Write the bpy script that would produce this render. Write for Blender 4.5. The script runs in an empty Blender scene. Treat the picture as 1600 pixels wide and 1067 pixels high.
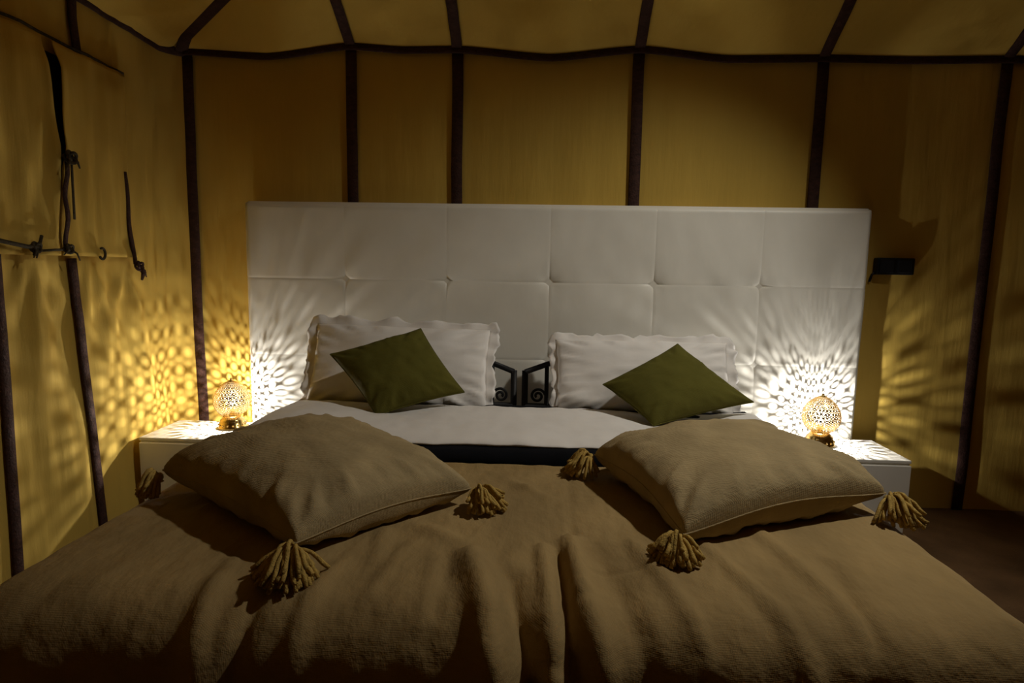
import bpy, math, random
from math import sin, cos, pi, exp, sqrt
from mathutils import Vector, Matrix, noise

random.seed(7)
scene = bpy.context.scene
COL = scene.collection

# ------------------------------------------------------------------ camera
F_PX, PITCH, YAW, ROLL = 937.75, 0.1233, 0.0453, 0.0169
fw = Vector((-sin(YAW) * cos(PITCH), cos(YAW) * cos(PITCH), -sin(PITCH)))
r0 = Vector((cos(YAW), sin(YAW), 0.0))
u0 = r0.cross(fw)
rt = r0 * cos(ROLL) + u0 * sin(ROLL)
up = u0 * cos(ROLL) - r0 * sin(ROLL)
cam_data = bpy.data.cameras.new('camera')
cam_data.sensor_fit = 'HORIZONTAL'
cam_data.sensor_width = 36.0
cam_data.lens = 36.0 * F_PX / 1600.0
cam_data.clip_start = 0.02
cam = bpy.data.objects.new('camera', cam_data)
COL.objects.link(cam)
M = Matrix(((rt.x, up.x, -fw.x, -0.0462), (rt.y, up.y, -fw.y, -3.2131), (rt.z, up.z, -fw.z, 1.2566), (0, 0, 0, 1)))
cam.matrix_world = M
scene.camera = cam

# ------------------------------------------------------------------ world, exposure
world = bpy.data.worlds.new('night')
scene.world = world
world.use_nodes = True
world.node_tree.nodes['Background'].inputs[0].default_value = (0.02, 0.025, 0.04, 1)
world.node_tree.nodes['Background'].inputs[1].default_value = 0.05
scene.view_settings.view_transform = 'Standard'
scene.view_settings.look = 'None'
scene.view_settings.exposure = 0.0
scene.view_settings.gamma = 1.0
scene.view_settings.use_curve_mapping = False
LAMP_POWER = 22.0
LAMP_COLOR = (1.0, 0.97, 0.91)
PENDANT_POWER = 128.0
PENDANT_COLOR = (1.0, 0.96, 0.86)
PENDANT_AT = (1.75, -1.38, 2.98)
PENDANT_AIM = (0.25, -0.98, 0.56)
scene.cycles.caustics_reflective = False
scene.cycles.caustics_refractive = False
scene.cycles.max_bounces = 8
scene.cycles.diffuse_bounces = 5
scene.cycles.sample_clamp_indirect = 3.0
scene.cycles.use_denoising = True

# ------------------------------------------------------------------ helpers
def tag(o, label=None, cat=None, group=None, kind=None):
    if label: o['label'] = label
    if cat: o['category'] = cat
    if group: o['group'] = group
    if kind: o['kind'] = kind
    return o

def empty(name, loc=(0, 0, 0)):
    o = bpy.data.objects.new(name, None)
    o.empty_display_size = 0.1
    COL.objects.link(o)
    o.location = loc
    return o

class MB:
    """collects vertices and faces for one mesh"""
    def __init__(s): s.v = []; s.f = []
    def add(s, verts, faces):
        b = len(s.v)
        s.v += [tuple(x) for x in verts]
        s.f += [tuple(i + b for i in f) for f in faces]
        return b
    def box(s, lo, hi):
        x0, y0, z0 = lo; x1, y1, z1 = hi
        s.add([(x0, y0, z0), (x1, y0, z0), (x1, y1, z0), (x0, y1, z0), (x0, y0, z1), (x1, y0, z1), (x1, y1, z1), (x0, y1, z1)],
              [(0, 3, 2, 1), (4, 5, 6, 7), (0, 1, 5, 4), (1, 2, 6, 5), (2, 3, 7, 6), (3, 0, 4, 7)])
    def grid(s, nu, nv, fn):
        vs = [fn(i / nu, j / nv) for j in range(nv + 1) for i in range(nu + 1)]
        w = nu + 1
        s.add(vs, [(j * w + i, j * w + i + 1, (j + 1) * w + i + 1, (j + 1) * w + i) for j in range(nv) for i in range(nu)])
    def tube(s, pts, rad, n=8, flat=None, refn=None, closed=False):
        """sweep; rad number or list; flat=(half width, half thickness) for tapes with refn the face normal"""
        pts = [Vector(p) for p in pts]
        rings = []
        prev = None
        for k, p in enumerate(pts):
            a = pts[max(0, k - 1)]; b = pts[min(len(pts) - 1, k + 1)]
            t = (b - a)
            t = t.normalized() if t.length > 1e-9 else Vector((0, 0, 1))
            if refn is not None:
                nn = Vector(refn); nn = (nn - t * nn.dot(t)).normalized()
            else:
                if prev is None:
                    prev = Vector((0, 0, 1)) if abs(t.z) < 0.9 else Vector((1, 0, 0))
                nn = (prev - t * prev.dot(t)).normalized()
                prev = nn
            bb = t.cross(nn)
            r = rad[k] if isinstance(rad, (list, tuple)) else rad
            ring = []
            for q in range(n):
                an = 2 * pi * q / n
                if flat:
                    ca, sa = cos(an), sin(an)
                    ring.append(p + bb * flat[0] * math.copysign(abs(ca) ** 0.4, ca) + nn * flat[1] * math.copysign(abs(sa) ** 0.4, sa))
                else:
                    ring.append(p + bb * r * cos(an) + nn * r * sin(an))
            rings.append(ring)
        b = len(s.v)
        for rg in rings: s.v += [tuple(x) for x in rg]
        m = len(rings)
        for k in range(m - 1):
            for q in range(n):
                q2 = (q + 1) % n
                s.f.append((b + k * n + q, b + k * n + q2, b + (k + 1) * n + q2, b + (k + 1) * n + q))
        s.f.append(tuple(b + q for q in reversed(range(n))))
        s.f.append(tuple(b + (m - 1) * n + q for q in range(n)))
    def lathe(s, prof, n=24, c=(0, 0, 0)):
        b = len(s.v)
        for (r, z) in prof:
            for q in range(n):
                a = 2 * pi * q / n
                s.v.append((c[0] + r * cos(a), c[1] + r * sin(a), c[2] + z))
        for k in range(len(prof) - 1):
            for q in range(n):
                q2 = (q + 1) % n
                s.f.append((b + k * n + q, b + k * n + q2, b + (k + 1) * n + q2, b + (k + 1) * n + q))
    def build(s, name, m, parent=None, smooth=True, loc=None):
        me = bpy.data.meshes.new(name)
        me.from_pydata(s.v, [], s.f)
        if smooth:
            me.polygons.foreach_set('use_smooth', [True] * len(me.polygons))
        me.update()
        o = bpy.data.objects.new(name, me)
        COL.objects.link(o)
        if m: me.materials.append(m)
        if parent: o.parent = parent
        if loc is not None: o.location = loc
        return o

def bevel(o, w=0.004, seg=2):
    md = o.modifiers.new('bevel', 'BEVEL')
    md.width = w; md.segments = seg; md.limit_method = 'ANGLE'
    return o
def solid(o, t, off=-1):
    md = o.modifiers.new('solid', 'SOLIDIFY')
    md.thickness = t; md.offset = off
    return o

def sstep(a, b, x):
    if a == b: return 0.0 if x < a else 1.0
    t = min(1.0, max(0.0, (x - a) / (b - a)))
    return t * t * (3 - 2 * t)
def gs(x, w): return exp(-(x / w) ** 2)
def nz(x, y, z=0.0, o=3):
    return noise.fractal(Vector((x, y, z)), 1.0, 2.0, o)
def lerp(a, b, t): return a + (b - a) * t
def interp(pts, x):
    """monotone-ish cosine interpolation through (x, y) pairs"""
    if x <= pts[0][0]: return pts[0][1]
    for (a, b) in zip(pts, pts[1:]):
        if x <= b[0]:
            t = (x - a[0]) / (b[0] - a[0])
            return a[1] + (b[1] - a[1]) * (0.5 * t + 0.5 * t * t * (3 - 2 * t))
    return pts[-1][1]

# ------------------------------------------------------------------ materials
MATS = {}
def mat(name, col, rough=0.8, metal=0.0, var=0.15, vscale=(6, 6, 6), bump=0.0, bscale=(80, 80, 80), weave=0.0, wfreq=400.0,
        sheen=0.0, spec=0.3, col2=None):
    m = bpy.data.materials.new(name)
    m.use_nodes = True
    nt = m.node_tree; N = nt.nodes; L = nt.links
    p = N['Principled BSDF']
    p.inputs['Roughness'].default_value = rough
    p.inputs['Metallic'].default_value = metal
    p.inputs['Specular IOR Level'].default_value = spec
    if sheen: p.inputs['Sheen Weight'].default_value = sheen
    tc = N.new('ShaderNodeTexCoord')
    mp = N.new('ShaderNodeMapping'); mp.inputs['Scale'].default_value = vscale
    L.new(tc.outputs['Object'], mp.inputs['Vector'])
    n1 = N.new('ShaderNodeTexNoise'); n1.inputs['Scale'].default_value = 1.0; n1.inputs['Detail'].default_value = 5.0
    L.new(mp.outputs[0], n1.inputs['Vector'])
    rmp = N.new('ShaderNodeValToRGB')
    c2 = col2 or tuple(c * (1 - var) for c in col)
    c3 = tuple(min(1, c * (1 + var)) for c in col)
    rmp.color_ramp.elements[0].position = 0.3; rmp.color_ramp.elements[0].color = (*c2, 1)
    rmp.color_ramp.elements[1].position = 0.7; rmp.color_ramp.elements[1].color = (*c3, 1)
    L.new(n1.outputs['Fac'], rmp.inputs['Fac'])
    L.new(rmp.outputs['Color'], p.inputs['Base Color'])
    last = None
    if bump:
        mp2 = N.new('ShaderNodeMapping'); mp2.inputs['Scale'].default_value = bscale
        L.new(tc.outputs['Object'], mp2.inputs['Vector'])
        n2 = N.new('ShaderNodeTexNoise'); n2.inputs['Scale'].default_value = 1.0; n2.inputs['Detail'].default_value = 4.0
        L.new(mp2.outputs[0], n2.inputs['Vector'])
        b = N.new('ShaderNodeBump'); b.inputs['Strength'].default_value = bump; b.inputs['Distance'].default_value = 0.01
        L.new(n2.outputs['Fac'], b.inputs['Height'])
        last = b
    if weave:
        adds = []
        for ax in ('X', 'Y', 'Z'):
            w = N.new('ShaderNodeTexWave'); w.wave_type = 'BANDS'; w.bands_direction = ax
            w.inputs['Scale'].default_value = wfreq / 20.0
            w.inputs['Distortion'].default_value = 0.6; w.inputs['Detail'].default_value = 1.0
            L.new(tc.outputs['Object'], w.inputs['Vector'])
            adds.append(w)
        a1 = N.new('ShaderNodeMath'); a1.operation = 'ADD'
        L.new(adds[0].outputs['Fac'], a1.inputs[0]); L.new(adds[1].outputs['Fac'], a1.inputs[1])
        a2 = N.new('ShaderNodeMath'); a2.operation = 'ADD'
        L.new(a1.outputs[0], a2.inputs[0]); L.new(adds[2].outputs['Fac'], a2.inputs[1])
        b2 = N.new('ShaderNodeBump'); b2.inputs['Strength'].default_value = weave; b2.inputs['Distance'].default_value = 0.002
        L.new(a2.outputs[0], b2.inputs['Height'])
        if last: L.new(last.outputs['Normal'], b2.inputs['Normal'])
        last = b2
    if last: L.new(last.outputs['Normal'], p.inputs['Normal'])
    MATS[name] = m
    return m

M_CANVAS = mat('ochre_canvas', (0.58, 0.385, 0.075), 0.9, var=0.10, vscale=(1.6, 1.6, 0.7), bump=0.25, bscale=(34, 34, 4), weave=0.05, wfreq=1400)
M_TAPE = mat('dark_brown_webbing', (0.050, 0.021, 0.015), 0.85, var=0.35, vscale=(40, 40, 70), bump=0.5, bscale=(120, 120, 120))
M_LEATHER = mat('cream_leatherette', (0.78, 0.745, 0.66), 0.45, var=0.03, bump=0.10, bscale=(18, 18, 9), spec=0.4)
M_LACQUER = mat('white_lacquer', (0.80, 0.77, 0.70), 0.35, var=0.03, bump=0.02, bscale=(20, 20, 20), spec=0.5)
M_COTTON = mat('white_cotton', (0.80, 0.76, 0.72), 0.85, var=0.03, bump=0.12, bscale=(26, 26, 26))
M_BLACKCLOTH = mat('black_wool', (0.006, 0.006, 0.008), 0.95, var=0.3, spec=0.1)
M_BURLAP = mat('tan_burlap', (0.385, 0.29, 0.15), 0.92, var=0.16, vscale=(9, 9, 9), bump=0.25, bscale=(70, 70, 70), weave=0.3, wfreq=2200, spec=0.15)
M_SPREAD = mat('brown_linen', (0.335, 0.228, 0.096), 0.92, var=0.20, vscale=(5, 3, 5), bump=0.5, bscale=(34, 20, 34), weave=0.12, wfreq=2000, spec=0.15)
M_GREEN = mat('olive_cloth', (0.105, 0.094, 0.016), 0.9, var=0.12, bump=0.12, bscale=(60, 60, 60), weave=0.25, wfreq=2200, spec=0.15)
M_TASSEL = mat('mustard_yarn', (0.47, 0.31, 0.085), 0.95, var=0.22, vscale=(60, 60, 60), bump=0.5, bscale=(300, 300, 300), spec=0.1)
M_IRON = mat('black_iron', (0.012, 0.011, 0.011), 0.5, metal=0.3, var=0.2, bump=0.1, bscale=(60, 60, 60))
M_GOLD = mat('brass_filigree', (0.70, 0.48, 0.17), 0.20, metal=1.0, var=0.1)
M_SHELL_DIM = mat('dimmed_inner_brass', (0.035, 0.024, 0.010), 0.6, metal=0.2, var=0.2, spec=0.2)  # dark colour that tones down the brightly lit inside of the lamp shell
M_FLOOR = mat('brown_carpet', (0.155, 0.088, 0.042), 0.97, var=0.25, vscale=(5, 5, 5), bump=0.6, bscale=(140, 140, 140), spec=0.1)
M_PLASTIC = mat('black_plastic', (0.008, 0.009, 0.011), 0.45, var=0.1)
M_ROPE = mat('dark_rope', (0.055, 0.04, 0.02), 0.9, var=0.3, vscale=(80, 80, 80), bump=0.4, bscale=(200, 200, 200))
M_NET = mat('window_net', (0.02, 0.016, 0.008), 0.95, var=0.2)

def emit(name, col, st):
    m = bpy.data.materials.new(name); m.use_nodes = True
    nt = m.node_tree; nt.nodes.clear()
    e = nt.nodes.new('ShaderNodeEmission'); e.inputs[0].default_value = (*col, 1); e.inputs[1].default_value = st
    o = nt.nodes.new('ShaderNodeOutputMaterial'); nt.links.new(e.outputs[0], o.inputs[0])
    return m
M_BULB = emit('bulb_glow', (1.0, 0.86, 0.62), 12.0)

# ------------------------------------------------------------------ tent shell
XL, XR, YF = -2.03, 4.6, -5.4
SB, SL = 0.75, 0.41                     # roof pitches, back and side
EAVE = [(-2.03, 2.340), (-1.924, 2.347), (-1.48, 2.322), (-1.053, 2.373), (-0.777, 2.354), (-0.496, 2.357), (-0.021, 2.317),
        (0.43, 2.358), (0.878, 2.312), (1.349, 2.316), (1.784, 2.307), (2.244, 2.312), (2.7, 2.295), (3.2, 2.312), (4.6, 2.33)]
def eave(x): return interp(EAVE, x)
TX = [-1.920, -1.050, -0.497, 0.427, 1.340, 2.222, 3.10, 3.90]

wall_back = tag(empty('wall_back'), 'ochre canvas back wall of the tent with dark brown tapes', kind='structure')
ceiling = tag(empty('ceiling', (0, 0, 2.33)), 'sloping ochre canvas tent roof with dark brown tapes', kind='structure')
wall_left = tag(empty('wall_left', (XL, 0, 0)), 'wrinkled ochre canvas side wall with a tied window flap', kind='structure')
wall_right = tag(empty('wall_right', (XR, 0, 0)), 'ochre canvas side wall out to the right', kind='structure')
wall_front = tag(empty('wall_front', (0, YF, 0)), 'ochre canvas front wall behind the viewer', kind='structure')

def rel(o, p): return tuple(Vector(p) - o.location)

fb = MB(); fb.grid(40, 32, lambda u, v: (lerp(XL - .1, XR + .1, u), lerp(YF - .1, .1, v), 0.004 * nz(u * 20, v * 20)))
tag(fb.build('floor', M_FLOOR), 'dark brown carpeted floor of the tent', kind='structure')

# back wall canvas, one panel per bay
xs = [XL] + TX + [XR]
for k, (a, b) in enumerate(zip(xs, xs[1:])):
    def fn(u, v, a=a, b=b, k=k):
        x = lerp(a, b, u); z = lerp(0.0, eave(x), v)
        bul = 0.016 * sin(pi * u) ** 0.8 * (0.4 + 0.6 * sin(pi * min(1, v * 1.05)))
        wr = 0.006 * nz(x * 5, z * 0.8, k) + 0.0025 * nz(x * 26, z * 2.0, 4)
        edge = min(u, 1 - u) * (b - a)
        return (x, -bul + wr * min(1, edge / 0.05) + 0.012, z)
    m = MB(); m.grid(max(10, int((b - a) * 40)), 60, fn); m.build('canvas_panel', M_CANVAS, wall_back)
for x in TX:
    m = MB()
    e = eave(x)
    def wob(z): return x + 0.006 * nz(x * 3, z * 1.5)
    m.tube([(wob(z), -0.004, z) for z in [e * i / 24 for i in range(25)]], 0, 8, flat=(0.029, 0.006), refn=(0, -1, 0))
    m.build('webbing_tape', M_TAPE, wall_back)
m = MB()
m.tube([(x, -0.010, eave(x)) for x in [lerp(-1.93, XR, i / 160) for i in range(161)]], 0, 8, flat=(0.026, 0.006), refn=(0, -1, 0.3))
m.build('eave_tape', M_TAPE, wall_back)

# roof
def hx(x): return min(SL * (x - XL), SL * (XR - x))         # height above the eaves that the side planes allow
def ytop(x): return hx(x) / SB
xs2 = [XL + 0.001] + TX + [XR - 0.001]
for k, (a, b) in enumerate(zip(xs2, xs2[1:])):
    def fn(u, v, a=a, b=b, k=k):
        x = lerp(a, b, u); y = -v * ytop(x)
        sag = -0.03 * sin(pi * u) * sin(pi * min(1, v)) * (b - a)
        return rel(ceiling, (x, y, lerp(eave(x), 2.33, min(1, v * 2)) + SB * -y + sag + 0.006))
    m = MB(); m.grid(20, 24, fn); m.build('canvas_panel', M_CANVAS, ceiling)
for x in TX[1:]:
    m = MB(); t = ytop(x)
    m.tube([rel(ceiling, (x + 0.004 * nz(x, i), -t * i / 20, lerp(eave(x), 2.33, min(1, i / 10)) + SB * t * i / 20 - 0.004)) for i in range(21)], 0, 8, flat=(0.027, 0.005), refn=(0, -SB, -1))
    m.build('webbing_tape', M_TAPE, ceiling)
m = MB()                                                    # hip tape out of the visible corner
zt = hx((XL + XR) / 2)
hp = [(-1.95, -0.004, 2.338)] + [(XL + i / 20 * zt / SL, -i / 20 * zt / SB, 2.33 + zt * i / 20 - 0.008) for i in range(1, 21)]
m.tube([rel(ceiling, p) for p in hp], 0, 8, flat=(0.028, 0.006), refn=(0.4, -0.6, -1))
m.build('hip_tape', M_TAPE, ceiling)
m = MB()
hp = [(XR - i / 20 * zt / SL, -i / 20 * zt / SB, 2.33 + zt * i / 20 - 0.008) for i in range(21)]
m.tube([rel(ceiling, p) for p in hp], 0, 8, flat=(0.028, 0.006), refn=(-0.4, -0.6, -1))
m.build('hip_tape', M_TAPE, ceiling)
def xtop(y): return min(zt, SB * -y, SB * (y - YF)) / SL
ys = [-0.001, -0.66, -1.5, -2.3, -3.1, -3.9, -4.7, YF + 0.001]
for side in (0, 1):
    for (a, b) in zip(ys, ys[1:]):
        def fn(u, v, a=a, b=b, side=side):
            y = lerp(a, b, u); d = v * xtop(y)
            sag = -0.02 * sin(pi * u) * sin(pi * v)
            return rel(ceiling, (XL + d if side == 0 else XR - d, y, 2.335 + SL * d + sag))
        m = MB(); m.grid(12, 16, fn); m.build('canvas_panel', M_CANVAS, ceiling)
for (a, b) in zip([XL, -0.5, 1.28, 3.0], [-0.5, 1.28, 3.0, XR]):
    def fn(u, v, a=a, b=b):
        x = lerp(a, b, u); d = v * max(0.001, ytop(x))
        return rel(ceiling, (x, YF + d, 2.335 + SB * d))
    m = MB(); m.grid(10, 12, fn); m.build('canvas_panel', M_CANVAS, ceiling)

# left wall: folds hang from the eave, pulled towards the hem of the window flap
def left_x(y, z):
    s = -y
    w = 0.020 * nz(s * 2.2, z * 0.5, 1.0) + 0.011 * nz(s * 7.0, z * 0.8, 2.0) + 0.005 * nz(s * 17, z * 1.3, 5.0)
    # creases fanning out from the points where the flap is tied down
    for (ys_, zs_, am) in ((0.42, 1.27, 0.016), (0.66, 1.28, 0.014), (0.95, 1.30, 0.012)):
        dy, dz = s - ys_, zs_ - z
        if dz > 0.02:
            an = math.atan2(dy, dz)
            w += am * sin(an * 11 + ys_ * 9) * gs(an, 0.75) * sstep(0.02, 0.2, dz) * gs(dz, 0.9)
    w *= sstep(0.0, 0.10, s) * (1 - 0.8 * gs(s - (0.69 + 0.06 * z), 0.05)) * (1 - 0.8 * gs(s - 1.133, 0.05))
    R = 0.11
    rd = R - sqrt(max(0.0, R * R - (R - s) ** 2)) if s < R else 0.0      # the canvas turns the corner in a curve
    return XL + 0.012 + w + rd
yl = [0.0, -0.715, -1.133, -2.0, -2.9, -3.8, -4.6, YF]
for k, (a, b) in enumerate(zip(yl, yl[1:])):
    def fn(u, v, a=a, b=b):
        y = lerp(a, b, u); z = lerp(0.0, 2.345, v)
        return rel(wall_left, (left_x(y, z), y, z))
    m = MB(); m.grid(max(30, int((a - b) * 90)) if k < 3 else 20, 110 if k < 3 else 20, fn); m.build('canvas_panel', M_CANVAS, wall_left)
def ltape(path, hw=0.021, name='webbing_tape', off=0.012, mt=M_TAPE, th=0.006):
    m = MB(); pts = []
    for (a, b) in zip(path, path[1:]):
        for i in range(12):
            t = i / 12
            y = lerp(a[0], b[0], t); z = lerp(a[1], b[1], t)
            pts.append(rel(wall_left, (left_x(y, z) + off, y, z)))
    y, z = path[-1]; pts.append(rel(wall_left, (left_x(y, z) + off, y, z)))
    m.tube(pts, 0, 8, flat=(hw, th), refn=(1, 0, 0))
    return m.build(name, mt, wall_left)
ltape([(-0.764, 1.262), (-0.731, 0.663), (-0.69, 0.02)])
ltape([(-1.128, 2.33), (-1.122, 1.30), (-1.125, 0.797), (-1.133, 0.306), (-1.141, 0.02)])
ltape([(-2.0, 2.33), (-2.0, 0.02)])
ltape([(-0.676, 2.33), (-0.676, 2.256), (-0.659, 2.115)])
ltape([(-0.004, 2.343), (-0.03, 2.343), (-0.101, 2.343), (-0.536, 2.35), (-1.2, 2.345), (-2.6, 2.345), (-5.3, 2.34)], hw=0.026, name='eave_tape', off=0.012)
# window cover: dark net, two flap leaves that part at the slit
m = MB(); m.grid(24, 24, lambda u, v: rel(wall_left, (left_x(lerp(-0.44, -1.32, u), lerp(1.34, 2.07, v)) + 0.010, lerp(-0.44, -1.32, u), lerp(1.34, 2.07, v))))
win = m.build('window_net', M_NET, wall_left)
def slit(z):     # the right leaf's and the left leaf's meeting edges
    g = interp([(1.27, 0.004), (1.62, 0.004), (1.70, 0.010), (1.92, 0.022), (2.08, 0.030)], z)
    c = interp([(1.27, -0.858), (1.66, -0.826), (2.09, -0.822)], z)
    return c, g
def leaf(side):
    def fn(u, v):
        z = lerp(1.272, 2.112, v)
        c, g = slit(z)
        if side == 0: y = lerp(-0.385, c + g * 0.3, u)
        else: y = lerp(c - g * 1.4, -1.45, u)
        d = abs(y - c)
        curl = 0.030 * gs(d, 0.05) * sstep(1.60, 1.72, z)
        pul = 0.012 * sin(d * 40 + z * 9) * gs(z - 1.67, 0.22) * gs(d, 0.16)
        fl = 0.010 * nz(-y * 6, z * 0.8, 7) + 0.006 * sin(-y * 23 + 1.5 * z)
        edge = sstep(0, 0.05, abs(y + 0.385)) if side == 0 else 1
        hem = 0.010 * (1 - sstep(1.272, 1.33, z))
        return rel(wall_left, (left_x(y, z) + 0.020 + (curl + pul + fl + 0.012) * edge * (1 - 0.8 * sstep(2.0, 2.11, z)) + hem, y, z))
    m = MB(); m.grid(40, 50, fn)
    return solid(m.build('window_flap', M_CANVAS, wall_left), 0.004)
leaf(0); leaf(1)
ltape([(-0.39, 2.115), (-0.957, 2.128), (-1.45, 2.13)], hw=0.006, name='flap_seam', off=0.022, mt=M_ROPE, th=0.003)
def cord(pts, r, name, mt=M_ROPE):
    m = MB(); m.tube([rel(wall_left, p) for p in pts], r, 8)
    return m.build(name, mt, wall_left)
fx = XL + 0.085
# dark strap that closes the slit, with its knot
m = MB(); m.tube([rel(wall_left, (fx - 0.012 + 0.006 * sin(i), lerp(-0.822, -0.852, i / 12), lerp(1.66, 1.295, i / 12))) for i in range(13)], 0, 8, flat=(0.011, 0.003), refn=(1, 0, 0))
m.build('tie_strap', M_TAPE, wall_left)
m = MB(); m.tube([rel(wall_left, (fx - 0.012, lerp(-0.795, -0.80, i / 8), lerp(1.65, 1.42, i / 8))) for i in range(9)], 0, 8, flat=(0.006, 0.002), refn=(1, 0, 0))
m.build('tie_strap', M_ROPE, wall_left)
def knot(c, s, name='strap_knot', mt=M_ROPE, seed=0):
    m = MB(); rr = random.Random(seed)
    pts = []
    for i in range(40):
        t = i / 39 * 2 * pi * 2
        pts.append(rel(wall_left, (c[0] + s * 0.5 * sin(3 * t / 2), c[1] + s * (cos(t) + 0.35 * cos(2.5 * t)), c[2] + s * (sin(t) * 0.9 + 0.3 * sin(2.5 * t)))))
    m.tube(pts, s * 0.34, 6)
    for k in range(2):
        e = (c[0] + 0.01, c[1] + rr.uniform(-1, 1) * s * 3, c[2] - s * rr.uniform(1.5, 3.2))
        m.tube([rel(wall_left, c), rel(wall_left, (lerp(c[0], e[0], .5) + .008, lerp(c[1], e[1], .6), lerp(c[2], e[2], .4))), rel(wall_left, e)], [s * .3, s * .25, s * .15], 6)
    return m.build(name, mt, wall_left)
knot((fx, -0.812, 1.665), 0.020, seed=1)
knot((fx, -0.855, 1.300), 0.015, seed=2)
# hanging strap near the corner
m = MB(); m.tube([rel(wall_left, (left_x(-0.42, lerp(1.669, 1.24, i / 16)) + 0.030 + 0.012 * i / 16, -0.419 + 0.006 * sin(i * .5), lerp(1.669, 1.24, i / 16))) for i in range(17)], 0, 8, flat=(0.012, 0.004), refn=(1, 0, 0))
m.build('hanging_strap', M_TAPE, wall_left)
knot((fx - 0.01, -0.418, 1.232), 0.017, mt=M_TAPE, seed=5)
m = MB(); m.tube([rel(wall_left, p) for p in ((fx - .01, -0.418, 1.232), (fx, -0.405, 1.20), (fx - .005, -0.415, 1.165))], [0.012, 0.012, 0.005], 6)
m.build('strap_tail', M_TAPE, wall_left)
# cord that ties the flap's lower corner out of frame, and a little loop on the hem
cord([(fx, -1.0, 1.298), (fx + .004, -1.06, 1.302), (fx, -1.16, 1.318), (fx, -1.34, 1.345)], 0.008, 'tie_cord')
knot((fx, -1.015, 1.300), 0.016, seed=3)
cord([(fx, -0.985, 1.345), (fx + .005, -1.0, 1.32), (fx, -1.015, 1.30), (fx + .004, -1.03, 1.27)], 0.006, 'tie_cord')
cord([(fx - .02 + 0.0, -0.645 + 0.018 * cos(t), 1.285 + 0.024 * sin(t)) for t in [i / 14 * 4.6 - 2.6 for i in range(15)]], 0.0055, 'hem_loop')
cord([(fx - .012, -0.985, 1.288), (fx - .006, -0.92, 1.294), (fx - .012, -0.86, 1.296)], 0.005, 'tie_cord')

# right and front walls, out of view, close the tent
for k, (a, b) in enumerate(zip([0, -1.8, -3.6], [-1.8, -3.6, YF])):
    m = MB(); m.grid(24, 24, lambda u, v: rel(wall_right, (XR + 0.01 * nz(u * 6, v * 2, k), lerp(a, b, u), v * 2.345))); m.build('canvas_panel', M_CANVAS, wall_right)
for k, (a, b) in enumerate(zip([XL, 0.2, 2.4], [0.2, 2.4, XR])):
    m = MB(); m.grid(24, 24, lambda u, v: rel(wall_front, (lerp(a, b, u), YF + 0.01 * nz(u * 6, v * 2, k), v * 2.345))); m.build('canvas_panel', M_CANVAS, wall_front)

# ------------------------------------------------------------------ headboard
HB = tag(empty('padded_headboard', (0, -0.06, 0)), 'wide cream leatherette headboard with square tufted panels', 'headboard')
HW, HT = 1.6, 1.576
HC = [HW * (-1 + i / 3) for i in range(7)]
HR = [1.576, 1.180, 0.775, 0.372]
m = MB(); m.box((-HW + .004, -0.030, 0.0), (HW - .004, 0.045, HT - .006))
bevel(m.build('back_board', M_LEATHER, HB, smooth=False), 0.01, 3)
TUFT = [(HC[i], HR[j]) for i in range(1, 6) for j in (1, 2)]
def hb_depth(x, z):
    # how far the padding stands proud of the board
    d = 0.052
    tx = min(abs(x - c) for c in HC[1:6]); tz = min(abs(z - c) for c in HR[1:3])
    d -= 0.0008 * gs(tx, 0.005) + 0.0014 * gs(tz, 0.005)
    d -= 0.0006 * gs(tx, 0.04) + 0.0012 * gs(tz, 0.05)
    for (a, b) in TUFT:
        dx, dz = x - a, z - b
        r = sqrt(dx * dx + dz * dz)
        if r < 0.3:
            an = math.atan2(dz, dx)
            d -= 0.017 * exp(-r / 0.026) + 0.007 * exp(-r / 0.075)
            d -= 0.004 * gs(sin(2 * an), 0.30) * exp(-r / 0.07) * sstep(0, 0.02, r)
    d -= 0.03 * (gs(HW - abs(x), 0.012) + gs(HT - z, 0.012))
    d += 0.0025 * nz(x * 3, z * 3, 9) + 0.0012 * nz(x * 11, z * 5, 3)
    return d
for i in range(6):
    for j in range(3):
        def fn(u, v, i=i, j=j):
            # grid bunched towards the seams
            uu = 0.5 - 0.5 * cos(pi * u) if True else u
            vv = 0.5 - 0.5 * cos(pi * v)
            x = lerp(HC[i], HC[i + 1], lerp(u, uu, .75)); z = lerp(HR[j + 1], HR[j], lerp(v, vv, .75))
            return (x, -hb_depth(x, z) + 0.004, z)
        m = MB(); m.grid(36, 30, fn); m.build('padded_panel', M_LEATHER, HB)
for (a, b) in TUFT:
    m = MB(); m.lathe([(0.0001, 0.006), (0.006, 0.0055), (0.010, 0.003), (0.011, 0.0)], 14)
    o = m.build('tuft_button', M_LEATHER, HB); o.rotation_euler = (pi / 2, 0, 0)
    o.location = (a, -hb_depth(a, b) + 0.002, b)

# ------------------------------------------------------------------ switch box on the canvas
SW = tag(empty('wall_switch_box', (1.762, 0, 1.293)), 'small black double switch box on the canvas right of the headboard', 'switch')
m = MB(); m.box((-0.094, -0.042, -0.043), (0.094, -0.002, 0.043)); bevel(m.build('body', M_PLASTIC, SW, smooth=False), 0.006)
for x in (-0.046, 0.044):
    m = MB(); m.box((x - 0.036, -0.049, -0.033), (x + 0.036, -0.040, 0.033)); bevel(m.build('rocker', M_PLASTIC, SW, smooth=False), 0.004)
m = MB(); m.tube([(-0.09, -0.02, -0.03), (-0.105, -0.02, -0.045), (-0.11, -0.012, -0.08)], 0.006, 6); m.build('cable', M_PLASTIC, SW)

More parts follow.
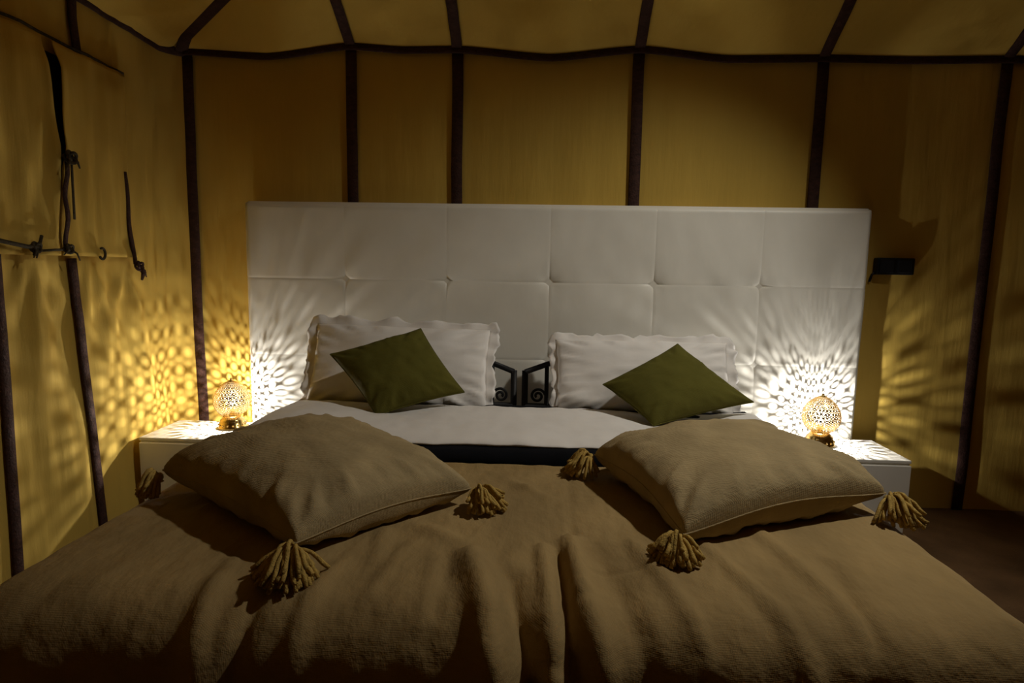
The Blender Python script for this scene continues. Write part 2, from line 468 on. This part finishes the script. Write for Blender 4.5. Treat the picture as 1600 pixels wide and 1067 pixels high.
# ------------------------------------------------------------------ nightstands and filigree lamps
def nightstand(x0, x1, label):
    y0, y1 = -0.455, -0.118
    r = tag(empty('nightstand', ((x0 + x1) / 2, (y0 + y1) / 2, 0)), label, 'nightstand', 'white nightstands flanking the bed')
    w, d = (x1 - x0) / 2, (y1 - y0) / 2
    m = MB(); m.box((-w + .004, -d + .006, 0.05), (w - .004, d, 0.384)); bevel(m.build('body', M_LACQUER, r, smooth=False), 0.003)
    m = MB(); m.box((-w, -d, 0.386), (w, d, 0.402)); bevel(m.build('top', M_LACQUER, r, smooth=False), 0.003)
    m = MB(); m.box((-w + .002, -d - .006, 0.135), (w - .002, -d + .008, 0.378)); dr = bevel(m.build('drawer', M_LACQUER, r, smooth=False), 0.003)
    m = MB(); m.box((-w + .03, -d + .03, 0.0), (w - .03, d - .01, 0.05)); m.build('plinth', M_LACQUER, r, smooth=False)
    return r
nightstand(-1.985, -1.290, 'white nightstand in the corner beside the wrinkled canvas wall')
nightstand(1.065, 1.680, 'white nightstand below the black switch box')

EGG = [(0.030, 0.060), (0.056, 0.074), (0.076, 0.096), (0.087, 0.122), (0.089, 0.148), (0.083, 0.176), (0.070, 0.202), (0.053, 0.222), (0.033, 0.237), (0.016, 0.245)]
def egg(t):
    k = t * (len(EGG) - 1); i = min(len(EGG) - 2, int(k)); f = k - i
    p = [EGG[max(0, min(len(EGG) - 1, i + d))] for d in (-1, 0, 1, 2)]
    def cr(a, b, c, d): return 0.5 * ((2 * b) + (-a + c) * f + (2 * a - 5 * b + 4 * c - d) * f * f + (-a + 3 * b - 3 * c + d) * f ** 3)
    return cr(*[q[0] for q in p]), cr(*[q[1] for q in p])
def lamp(x, y, z, rot, label):
    r = tag(empty('filigree_lamp', (x, y, z)), label, 'lamp', 'egg shaped filigree lamps'); r.rotation_euler = (0, 0, rot)
    m = MB(); m.lathe([(0.0001, 0.0), (0.070, 0.0), (0.072, 0.006), (0.066, 0.012), (0.064, 0.030), (0.058, 0.036), (0.060, 0.042), (0.050, 0.050), (0.046, 0.060), (0.034, 0.064), (0.0001, 0.064)], 32)
    base = m.build('base', M_GOLD, r)
    for k in range(16):                                   # little studs round the foot
        a = 2 * pi * k / 16
        q = MB(); q.lathe([(0.0001, -0.006), (0.005, -0.003), (0.006, 0.0), (0.005, 0.003), (0.0001, 0.006)], 6)
        if k == 0: stud = q.build('stud', M_GOLD, base, loc=(0.065 * cos(a), 0.065 * sin(a), 0.021))
        else:
            s = stud.copy(); COL.objects.link(s); s.parent = base; s.location = (0.065 * cos(a), 0.065 * sin(a), 0.021)
    # pierced shell: staggered cells, each a ring of metal round an opening; openings alternate round and slot-like
    m = MB(); NA, NR = 30, 14; rng = random.Random(11)
    K = 8
    for row in range(NR):
        for c in range(NA):
            off = 0.5 * (row % 2)
            outer = []; inner = []
            kind = rng.random()
            fu, fv = (0.20, 0.41) if kind < 0.45 else ((0.31, 0.33) if kind < 0.8 else (0.36, 0.20))
            k = rng.uniform(0.75, 1.10) * (0.80 if row > 0.68 * NR else 1.0); fu, fv = min(0.40, fu * k), min(0.43, fv * k)
            for q in range(K):
                an = 2 * pi * (q + 0.5) / K
                cu, cv = cos(an), sin(an)
                sc = 0.5 / max(abs(cu), abs(cv))
                for lst, du, dv in ((outer, cu * sc, cv * sc), (inner, cu * fu, cv * fv)):
                    t = (row + 0.5 + dv) / NR
                    rr, zz = egg(min(1, max(0, t)))
                    a = 2 * pi * (c + off + du) / NA
                    lst.append((rr * cos(a), rr * sin(a), zz))
            m.add(outer + inner, [(q, (q + 1) % K, K + (q + 1) % K, K + q) for q in range(K)])
    sh = m.build('pierced_shade', M_GOLD, r, smooth=False)
    sh.data.materials.append(M_SHELL_DIM)
    md = solid(sh, 0.0012).modifiers['solid']; md.material_offset = 1       # inside coloured dark to hold down its glare, so the piercing reads
    m = MB(); m.lathe([(0.017, 0.243), (0.012, 0.248), (0.005, 0.250), (0.007, 0.255), (0.004, 0.260), (0.0001, 0.263)], 14)
    m.build('finial', M_GOLD, r)
    m = MB(); m.lathe([(0.0001, 0.066), (0.012, 0.066), (0.012, 0.095)], 12); sock = m.build('socket', M_GOLD, r)
    m = MB(); m.lathe([(0.0001, 0.1355)] + [(0.0085 * sin(pi * i / 8), 0.127 + 0.0085 * cos(pi * i / 8)) for i in range(1, 8)] + [(0.0001, 0.1185)], 10)
    b = m.build('bulb', M_BULB, r); b.visible_shadow = True
    ld = bpy.data.lights.new('lamp_light', 'POINT'); ld.energy = LAMP_POWER; ld.color = LAMP_COLOR; ld.shadow_soft_size = 0.0045
    lo = bpy.data.objects.new('lamp_light', ld); COL.objects.link(lo); lo.parent = r; lo.location = (0, 0, 0.147)
    return r
lamp(-1.635, -0.225, 0.402, 0.1, 'lit egg shaped brass filigree lamp on the corner nightstand')
lamp(1.365, -0.225, 0.402, 0.5, 'lit egg shaped brass filigree lamp under the switch box')

# ------------------------------------------------------------------ two single iron beds side by side
def bed_frame(x0, x1, label, flip):
    r = tag(empty('iron_bed', ((x0 + x1) / 2, -0.2, 0)), label, 'bed', 'single iron beds pushed together')
    w = (x1 - x0) / 2
    def bar(pts, name, hw=0.016, ht=0.012, par=r, ref=(0, -1, 0)):
        m = MB(); m.tube(pts, 0, 8, flat=(hw, ht), refn=ref); return m.build(name, M_IRON, par)
    for s in (-1, 1):
        bar([(s * w, 0, 0), (s * w, 0, 0.40), (s * w, 0, 0.735)], 'post')
        bar([(s * (w - .11), 0, 0.30), (s * (w - .11), 0, 0.765)], 'upright', 0.011)
    arch = [(-w, 0, 0.728), (-w + 0.115, 0, 0.772)] + [(lerp(-w + .115, w - .115, i / 10), 0, 0.772 + 0.055 * sin(pi * i / 10)) for i in range(1, 10)] + [(w - .115, 0, 0.772), (w, 0, 0.728)]
    bar(arch, 'top_rail', 0.014)
    bar([(-w, 0, 0.555), (w, 0, 0.555)], 'cross_rail', 0.012)
    bar([(-w, 0, 0.30), (w, 0, 0.30)], 'cross_rail', 0.014)
    for k in range(5):
        x = lerp(-w + .24, w - .24, k / 4)
        bar([(x, 0, 0.30), (x, 0, 0.80)], 'spindle', 0.008, 0.008)
    for s in (-1, 1):
        m = MB(); pts = []
        for i in range(36):
            t = i / 35; a = t * 2 * pi * 1.6
            rr = lerp(0.038, 0.008, t)
            pts.append((s * (w - 0.066 - rr * cos(a + 0.2) * 1.0), -0.004, 0.606 + rr * sin(a + 0.2)))
        m.tube(pts, 0, 6, flat=(0.007, 0.006), refn=(0, -1, 0)); m.build('scroll', M_IRON, r)
    for s in (-1, 1):
        bar([(s * (w - .02), 0, 0.30), (s * (w - .02), -1.84, 0.30)], 'side_rail', 0.012, 0.016, ref=(1, 0, 0))
        bar([(s * (w - .02), -1.82, 0), (s * (w - .02), -1.82, 0.34)], 'foot_leg', 0.014)
    bar([(-w + .02, -1.82, 0.32), (w - .02, -1.82, 0.32)], 'foot_rail', 0.012)
    return r
bed_frame(-1.217, -0.170, 'black scrolled iron bed nearer the corner, behind its pillows', 0)
bed_frame(-0.113, 0.934, 'black scrolled iron bed nearer the switch box side', 1)

def rbox(name, lo, hi, rad, mt, seg=4):
    m = MB(); m.box(lo, hi)
    o = m.build(name, mt); bevel(o, rad, seg)
    o.data.polygons.foreach_set('use_smooth', [True] * len(o.data.polygons))
    return o
def mattress(x0, x1, label):
    c = (x0 + x1) / 2
    o = rbox('mattress', (x0 - c, -0.89, 0.0), (x1 - c, 0.89, 0.19), 0.05, M_COTTON)
    o.location = (c, -1.125, 0.318)
    tag(o, label, 'mattress', 'single mattresses under the covers')
    return o
mattress(-1.195, -0.150, 'white mattress under the bedspread on the corner side bed')
mattress(-0.132, 0.925, 'white mattress under the bedspread on the switch box side bed')

# ------------------------------------------------------------------ covers
BX0, BX1, BYF, BZ = -1.225, 0.985, -2.13, 0.556
RIDGES = [  # (s0, t0, s1, t1, width, height): creases of the bedspread; s across, t distance from its back edge
    (-0.20, 0.66, -0.12, 0.96, 0.035, 0.030), (-0.12, 0.96, -0.06, 1.40, 0.040, 0.036), (-0.10, 0.72, -0.055, 1.05, 0.030, -0.030), (-0.055, 1.05, -0.02, 1.40, 0.028, -0.042),
    (-0.025, 0.58, 0.0, 1.0, 0.018, 0.020), (0.0, 1.0, 0.01, 1.40, 0.020, 0.026), (0.045, 0.54, 0.06, 0.78, 0.020, 0.024), (0.06, 0.78, 0.11, 1.05, 0.026, 0.018),
    (0.02, 0.60, 0.03, 1.0, 0.012, -0.020), (0.045, 0.95, 0.055, 1.40, 0.014, -0.026), (0.11, 0.60, 0.20, 1.10, 0.030, -0.010), (0.20, 0.55, 0.30, 0.95, 0.020, 0.010),
    (-0.36, 0.50, -0.24, 0.58, 0.025, 0.008), (-0.44, 0.54, -0.42, 0.70, 0.018, 0.008), (-0.36, 0.60, -0.40, 0.84, 0.020, 0.006), (-0.28, 0.66, -0.27, 0.90, 0.018, 0.007), (-0.50, 0.72, -0.53, 1.0, 0.018, 0.008),
    (0.38, 0.55, 0.50, 1.0, 0.018, 0.009), (0.55, 0.45, 0.62, 0.95, 0.020, 0.009), (0.66, 0.62, 0.60, 1.1, 0.025, -0.012), (-0.75, 0.72, -0.70, 1.1, 0.02, 0.010), (-0.62, 0.80, -0.66, 1.15, 0.02, -0.012),
    (-0.15, 0.12, 0.00, 0.28, 0.02, 0.005), (-0.08, 0.20, 0.06, 0.16, 0.02, 0.006),
]
def ridge(s, t):
    h = 0.0
    for (a, b, c, d, w, am) in RIDGES:
        dx, dy = c - a, d - b; L2 = dx * dx + dy * dy
        q = ((s - a) * dx + (t - b) * dy) / L2
        q2 = min(1.0, max(0.0, q))
        px, py = a + dx * q2, b + dy * q2
        dd = (s - px) ** 2 + (t - py) ** 2
        if dd < 9 * w * w:
            h += 1.6 * am * exp(-dd / (w * w)) * (0.35 + 0.65 * sin(pi * min(1, max(0, 0.12 + 0.8 * q2))))
    return h
def wrap(d, r):
    """distance past the start of a rounded edge -> (advance, drop, slope angle)"""
    if d <= 0: return 0.0, 0.0, 0.0
    arc = r * pi / 2
    if d < arc:
        a = d / r
        return r * sin(a), r * (1 - cos(a)), a
    return r, r + (d - arc), pi / 2
T0 = -1.185
NS, NT = 240, 170
S0, S1, TL = BX0 - 0.36, BX1 + 0.36, 1.42
def spread(u, v):
    s = lerp(S0, S1, u); t = v * TL
    rs, rf = 0.06, 0.13
    # across
    if s > BX1 - rs: ax, dz1, an1 = wrap(s - (BX1 - rs), rs); x = BX1 - rs + ax; sx = 1
    elif s < BX0 + rs: ax, dz1, an1 = wrap(BX0 + rs - s, rs); x = BX0 + rs - ax; sx = -1
    else: x, dz1, an1, sx = s, 0.0, 0.0, 0
    tt = -T0 * 0 + t
    tf = -(BYF + rf) + T0
    ay, dz2, an2 = wrap(t - tf, rf)
    y = T0 - min(t, tf) - ay
    z = BZ - max(dz1, dz2)
    am = 0.25 + 0.75 * sstep(0.25, 0.95, t)
    h = ridge(s, t)
    # the gap between the two mattresses pulls the cloth down
    g = s + 0.02 - 0.03 * t
    h -= (0.020 * gs(g, 0.05) + 0.018 * gs(g, 0.16)) * sstep(0.35, 0.95, t)
    h += am * (0.010 * nz(s * 4, t * 1.3, 2) + 0.006 * nz(s * 12 + t * 2, t * 3.0, 6)) + 0.002 * nz(s * 22, t * 16, 8)
    h += 0.006 * sstep(0.0, 0.25, dz2) * (sin(s * 17 + 5 * nz(s * 1.5, 0)) + 0.6 * sin(s * 41 + 4 * nz(s * 3, 2)))
    # sewn seams: one along the bed, one across it
    h -= 0.006 * gs(s - (0.066 - 0.03 * t), 0.009) + 0.004 * gs(t - 0.685, 0.007) * sstep(0.03, 0.1, s) * (1 - sstep(0.22, 0.4, s))
    h += 0.010 * (1 - sstep(0, 0.03, t))     # folded hem at the back edge
    # push along the normal
    if dz2 > dz1: ny, nzv, nx = -sin(an2), cos(an2), 0
    else: nx, nzv, ny = sx * sin(an1), cos(an1), 0
    zz = z + h * nzv
    return (x + h * nx, y + h * ny, max(0.03, zz))
m = MB(); m.grid(NS, NT, spread)
o = solid(m.build('bedspread', M_SPREAD), 0.006, -1)
tag(o, 'rumpled brown linen bedspread across both beds', 'bedspread')

def black(u, v):
    s = lerp(BX0 - .28, BX1 + .28, u); t = v * 0.82
    if s > BX1 - .06: ax, dz, an = wrap(s - (BX1 - .06), .06); x = BX1 - .06 + ax - .02
    elif s < BX0 + .06: ax, dz, an = wrap(BX0 + .06 - s, .06); x = BX0 + .06 - ax + .02
    else: x, dz, an = s, 0, 0
    y = -0.42 - min(t, 0.70) - (wrap(t - 0.70, 0.03)[0] if t > 0.70 else 0)
    drop = wrap(t - 0.70, 0.03)[1] if t > 0.70 else 0
    return (x, y, max(0.05, max(0.549 if dz == 0 else 0, 0.598 + 0.003 * nz(s * 5, t * 4) - dz - min(drop, 0.045))))
m = MB(); m.grid(120, 40, black)
tag(solid(m.build('black_blanket', M_BLACKCLOTH), 0.008, -1), 'plain black blanket strip showing between white duvet and bedspread', 'blanket')

DX0, DX1, DY0, DY1 = -1.235, 0.985, -0.52, -1.085
def duvet_top(s, y):
    h = 0.633 + 0.006 * nz(s * 4, y * 4, 3) + 0.003 * nz(s * 14, y * 14, 4)
    h -= 0.055 * exp(-((s - 0.56) / 0.20) ** 2 - ((y + 0.72) / 0.20) ** 2)          # hollow where the cushion's corner sits
    h -= 0.010 * exp(-((s + 0.70) / 0.16) ** 2 - ((y + 0.66) / 0.14) ** 2)
    h += 0.040 * gs(s + 0.98, 0.20) * gs(y + 0.95, 0.3)
    return max(h, 0.608)
def duvet(u, v):
    # v runs over the back edge, the top, the front edge and back underneath
    s = lerp(DX0, DX1, u)
    L = DY0 - DY1
    fr = DY1 + 0.012 * nz(s * 3, 1) + 0.006 * nz(s * 13, 2)
    end = min(u, 1 - u) * (DX1 - DX0)
    th = 0.030 * (0.25 + 0.75 * sqrt(min(1, end / 0.07)))
    ang = v * 2 * pi
    if v < 0.44: q = v / 0.44; y = lerp(DY0, fr, q); z = duvet_top(s, y) - 0.012 * (gs(q, 0.08) + gs(1 - q, 0.06))
    elif v < 0.56: q = (v - 0.44) / 0.12; y = fr - 0.014 * sin(pi * q) - 0.000; z = lerp(duvet_top(s, fr) - 0.012, 0.603, q)
    else: q = (v - 0.56) / 0.44; y = lerp(fr, DY0, q); z = 0.603
    z = 0.603 + (z - 0.603) * (th / 0.030)
    if y > -0.5: pass
    # ends sag over the sides of the bed
    sag = 0.10 * sstep(-1.12, -1.24, s) + 0.10 * sstep(0.90, 0.99, s)
    return (s, y, z - sag * 0.6)
m = MB(); m.grid(150, 50, duvet)
tag(m.build('folded_duvet', M_COTTON), 'white folded duvet lying in front of the pillows', 'duvet')

# ------------------------------------------------------------------ cushions
def cushion_mesh(A, B, C, D, top, bot, n=44, inset=0.05, pw=0.42, bulge=0.0, wr=0.004, seed=0, flatz=None, edge=0.0, asym=(0, 0)):
    """A,B,C,D corners in order; u runs A->B, v runs A->D; returns MB, its point function and the normal"""
    A, B, C, D = map(Vector, (A, B, C, D))
    N = (C - A).cross(D - B).normalized()
    cen = (A + B + C + D) / 4
    def base(u, v):
        uu = u * (1 - inset * (1 - v * v) ** 1.0 * 1.0) if True else u
        uu = u * (1 - inset * (1 - v * v)); vv = v * (1 - inset * (1 - u * u))
        a, b = (uu + 1) / 2, (vv + 1) / 2
        return A * (1 - a) * (1 - b) + B * a * (1 - b) + C * a * b + D * (1 - a) * b
    def prof(u, v):
        return (max(0, 1 - u * u) * max(0, 1 - v * v)) ** pw
    def pt(u, v, side):
        p = prof(u - asym[0] * (1 - u * u), v - asym[1] * (1 - v * v))
        w = 0.0
        e = 1 - max(abs(u), abs(v))
        # gathers that run in from the edges and corners
        cd = max(0, abs(u * v))
        an = math.atan2(v, u)
        w += wr * (sin(an * 23 + seed) + 0.7 * sin(an * 41 + 2 * seed)) * sstep(0.0, 0.08, e) * gs(e - 0.10, 0.16) * (0.4 + cd)
        w += wr * 1.6 * nz(u * 1.8 + seed, v * 1.8, side)
        w += wr * 1.2 * gs(u * v / max(.05, abs(u * v) + .2) - .6, .3) * sin(9 * (u - v) + seed) * gs(e, 0.3)
        th = (top if side > 0 else bot) * p
        q = base(u, v) + N * (side * (th + w * min(1, p * 2)))
        q = q + Vector((0, 0, edge * (1 - u * u * v * v) * (1 - p) * (max(abs(u), abs(v)) ** 6) * (1 - min(abs(u), abs(v)) ** 2)))
        if flatz is not None and side < 0:
            gz = flatz + 0.088 * sstep(-1.24, -1.10, q.y)
            if q.z < gz: q.z = gz
        return q
    m = MB()
    def f(t): x = 2 * t - 1; return math.copysign(1 - (1 - abs(x)) ** 1.35, x) if True else x
    W = n + 1
    idx = {}
    vs = []
    for side in (1, -1):
        for j in range(W):
            for i in range(W):
                if side < 0 and (i in (0, n) or j in (0, n)):
                    idx[(side, i, j)] = idx[(1, i, j)]; continue
                idx[(side, i, j)] = len(vs); vs.append(pt(f(i / n), f(j / n), side))
    fs = []
    for j in range(n):
        for i in range(n):
            fs.append((idx[(1, i, j)], idx[(1, i + 1, j)], idx[(1, i + 1, j + 1)], idx[(1, i, j + 1)]))
            fs.append((idx[(-1, i, j)], idx[(-1, i, j + 1)], idx[(-1, i + 1, j + 1)], idx[(-1, i + 1, j)]))
    border = [vs[idx[(1, i, 0)]] for i in range(W)] + [vs[idx[(1, n, j)]] for j in range(1, W)] + [vs[idx[(1, i, n)]] for i in range(n - 1, -1, -1)] + [vs[idx[(1, 0, j)]] for j in range(n - 1, 0, -1)]
    m.add(vs, fs)
    return m, border, N, cen

def local(m, cen):
    m.v = [(x - cen[0], y - cen[1], z - cen[2]) for (x, y, z) in m.v]
    return m

def seam(border, r, cen, mt, parent, name='seam'):
    m = MB(); m.tube(border + [border[0]], r, 6); local(m, cen)
    return m.build(name, mt, parent)

def tassel(root, at, direc, spread_, length, seed, ground=0.562, nst=70, head=0.02):
    """yarn tassel: head at `at` (world), strands fan out along `direc` and settle on the bed"""
    rr = random.Random(seed)
    at = Vector(at); d = Vector(direc).normalized()
    side = d.cross(Vector((0, 0, 1))).normalized()
    c = root.location
    m = MB(); m.lathe([(0.0001, 0.014), (0.008, 0.012), (0.013, 0.005), (0.013, -0.004), (0.010, -0.010), (0.014, -0.014), (0.0001, -0.016)], 10)
    k = m.build('tassel', M_TASSEL, root, loc=tuple(at - c))
    k.rotation_mode = 'QUATERNION'; 
    s = MB()
    for i in range(nst):
        a = rr.gauss(0, spread_); el = rr.uniform(0.0, 1.0)
        L = length * rr.uniform(0.75, 1.08) * (1 - 0.15 * abs(a))
        dirh = (d * cos(a) + side * sin(a))
        pts = []
        lift = rr.uniform(0.0, 0.055) * (1 - abs(a) * .35)
        endz = ground + 0.006 + el * el * 0.040
        for q in range(7):
            t = q / 6
            p = at + dirh * (L * t) + side * (rr.uniform(-1, 1) * 0.002)
            zz = lerp(at.z, endz, t) + lift * sin(pi * min(1, t * 1.1)) * 0.8
            pts.append((p.x - at.x, p.y - at.y, max(zz, ground + 0.005) - at.z))
        s.tube(pts, [0.0035, 0.0045, 0.005, 0.005, 0.0055, 0.006, 0.005], 5)
    st = s.build('strands', M_TASSEL, k)
    tag(st, 'mustard yarn strands', kind='stuff')
    return k

def burlap(A, B, C, D, top, bot, label, tassels, seed, **kw):
    m, border, N, cen = cushion_mesh(A, B, C, D, top, bot, seed=seed, flatz=0.566, wr=0.006, n=52, pw=0.32, **kw)
    base = Vector((cen.x, cen.y, 0.566))
    root = tag(empty('burlap_cushion', base), label, 'cushion', 'burlap cushions with tasselled corners')
    local(m, base); m.build('cover', M_BURLAP, root)
    seam(border, 0.0022, base, M_BURLAP, root)
    for i, (at, d, sp, L) in enumerate(tassels): tassel(root, at, d, sp, L, seed * 10 + i)
    return root
# corners: front, right, back, left
burlap((-0.595, -1.925, 0.618), (-0.235, -1.530, 0.612), (-0.795, -1.120, 0.675), (-1.165, -1.525, 0.635), 0.138, 0.09,
       'plump tan burlap cushion with mustard tassels, lying on the bed nearer the corner lamp',
       [((-0.592, -1.945, 0.612), (0.06, -1, 0), 0.62, 0.105), ((-0.215, -1.535, 0.606), (0.75, -0.75, 0), 0.55, 0.095), ((-1.175, -1.530, 0.615), (-0.5, -0.85, 0), 0.45, 0.06), ((-0.795, -1.09, 0.655), (0, 1, 0), 0.4, 0.09)], 3, edge=0.012)
burlap((0.320, -1.790, 0.612), (0.962, -1.500, 0.628), (0.750, -0.985, 0.650), (0.150, -1.235, 0.632), 0.142, 0.09,
       'plump tan burlap cushion with mustard tassels, lying on the bed nearer the switch box',
       [((0.300, -1.805, 0.604), (-0.45, -1, 0), 0.75, 0.085), ((0.965, -1.510, 0.612), (0.15, -1, 0), 0.5, 0.105), ((0.135, -1.235, 0.622), (-1, -0.25, 0), 0.6, 0.08), ((0.76, -0.96, 0.655), (0.3, 1, 0), 0.4, 0.09)], 5, edge=0.022)

def plain_cushion(name, A, B, C, D, th, label, cat, group, mt, seed, inset=0.05, wr=0.003, sr=0.0028):
    m, border, N, cen = cushion_mesh(A, B, C, D, th, th, n=40, inset=inset, seed=seed, wr=wr, pw=0.5)
    root = tag(empty(name, cen), label, cat, group)
    local(m, cen); m.build('cover', mt, root)
    seam(border, sr, cen, mt, root)
    return root
# green: bottom, right, top, left
plain_cushion('green_cushion', (-0.727, -0.755, 0.622), (-0.372, -0.610, 0.702), (-0.598, -0.455, 0.965), (-0.988, -0.570, 0.852), 0.078,
              'olive green square cushion tilted against the pillow nearer the wrinkled canvas wall', 'cushion', 'olive green cushions', M_GREEN, 1, wr=0.006)
plain_cushion('green_cushion', (0.437, -0.755, 0.612), (0.895, -0.600, 0.690), (0.588, -0.455, 0.920), (0.240, -0.590, 0.749), 0.078,
              'olive green square cushion standing on its corner against the pillow nearer the switch box', 'cushion', 'olive green cushions', M_GREEN, 2, wr=0.005)

def pillow(x0, x1, zb, zt, yb, yt, th, label, seed, lift=(0, 0)):
    fl = 0.040
    A, B, C, D = (x0 + fl, yb, zb), (x1 - fl, yb, zb), (x1 - fl, yt, zt - fl + lift[1]), (x0 + fl, yt, zt - fl + lift[0])
    m, border, N, cen = cushion_mesh(A, B, C, D, th, th * 0.5, n=36, inset=0.03, seed=seed, wr=0.009, pw=0.40)
    root = tag(empty('white_pillow', cen), label, 'pillow', 'white frilled pillows')
    local(m, cen); m.build('cover', M_COTTON, root)
    # frilled flange all the way round
    f = MB(); n = len(border); rows = 4; vs = []
    for i in range(n):
        p = border[i]; q = p - cen; out = (q - N * q.dot(N))
        a = border[(i - 1) % n]; b = border[(i + 1) % n]
        tg = (b - a).normalized(); nrm = tg.cross(N)
        if nrm.dot(out) < 0: nrm = -nrm
        nrm = (nrm + out.normalized() * 0.35).normalized()
        wdt = fl * (1.1 + 0.55 * nz(p.x * 9, p.z * 9, seed) + 0.35 * nz(p.x * 34, p.z * 34, seed))
        for k in range(rows + 1):
            t = k / rows
            wav = 0.024 * t * nz(p.x * 16, p.z * 16, seed + 3) + 0.010 * t * sin(i * 0.9)
            vs.append(p + nrm * (wdt * t - 0.006) + N * wav - cen)
    W = rows + 1
    f.add(vs, [(i * W + k, ((i + 1) % n) * W + k, ((i + 1) % n) * W + k + 1, i * W + k + 1) for i in range(n) for k in range(rows)])
    solid(f.build('frill', M_COTTON, root), 0.003, 0)
    return root
pillow(-1.195, -0.245, 0.585, 0.985, -0.455, -0.270, 0.085, 'white frilled pillow propped behind the olive cushion nearer the corner', 4, (0.015, 0.0))
pillow(-0.005, 0.905, 0.585, 0.945, -0.455, -0.270, 0.085, 'white frilled pillow propped behind the olive cushion nearer the switch box', 8, (0.0, 0.0))

# ------------------------------------------------------------------ added spot lamp, unseen above the frame, for the light from upper right
P = tag(empty('spot_lamp', PENDANT_AT), 'small black spot lamp hanging unseen under the tent roof above the frame', 'lamp')
aim = (Vector(PENDANT_AIM) - Vector(PENDANT_AT)).to_track_quat('-Z', 'Y')
m = MB(); m.tube([(0, 0, 0.02), (0, 0, 3.355 - PENDANT_AT[2])], 0.006, 6); m.build('drop_rod', M_IRON, P)
def aimed(o):
    o.rotation_mode = 'QUATERNION'; o.rotation_quaternion = aim
    return o
m = MB(); m.lathe([(0.0001, 0.10), (0.03, 0.097), (0.05, 0.08), (0.10, 0.0), (0.098, -0.002), (0.047, 0.075), (0.0001, 0.085)], 28); sh = aimed(m.build('shade', M_IRON, P))
m = MB(); m.lathe([(0.0001, 0.085), (0.018, 0.085), (0.018, 0.06), (0.0001, 0.06)], 12); m.build('socket', M_IRON, sh)
m = MB(); m.lathe([(0.0001, 0.062)] + [(0.024 * sin(pi * i / 8), 0.038 + 0.024 * cos(pi * i / 8)) for i in range(1, 8)] + [(0.0001, 0.014)], 12)
m.build('bulb', emit('spot_glow', (1.0, 0.92, 0.78), 8.0), sh)
pl = bpy.data.lights.new('spot_light', 'SPOT'); pl.energy = PENDANT_POWER; pl.color = PENDANT_COLOR; pl.shadow_soft_size = 0.05
pl.spot_size = math.radians(90); pl.spot_blend = 1.0
po = aimed(bpy.data.objects.new('spot_light', pl)); COL.objects.link(po); po.parent = P
po.location = aim @ Vector((0, 0, -0.02))
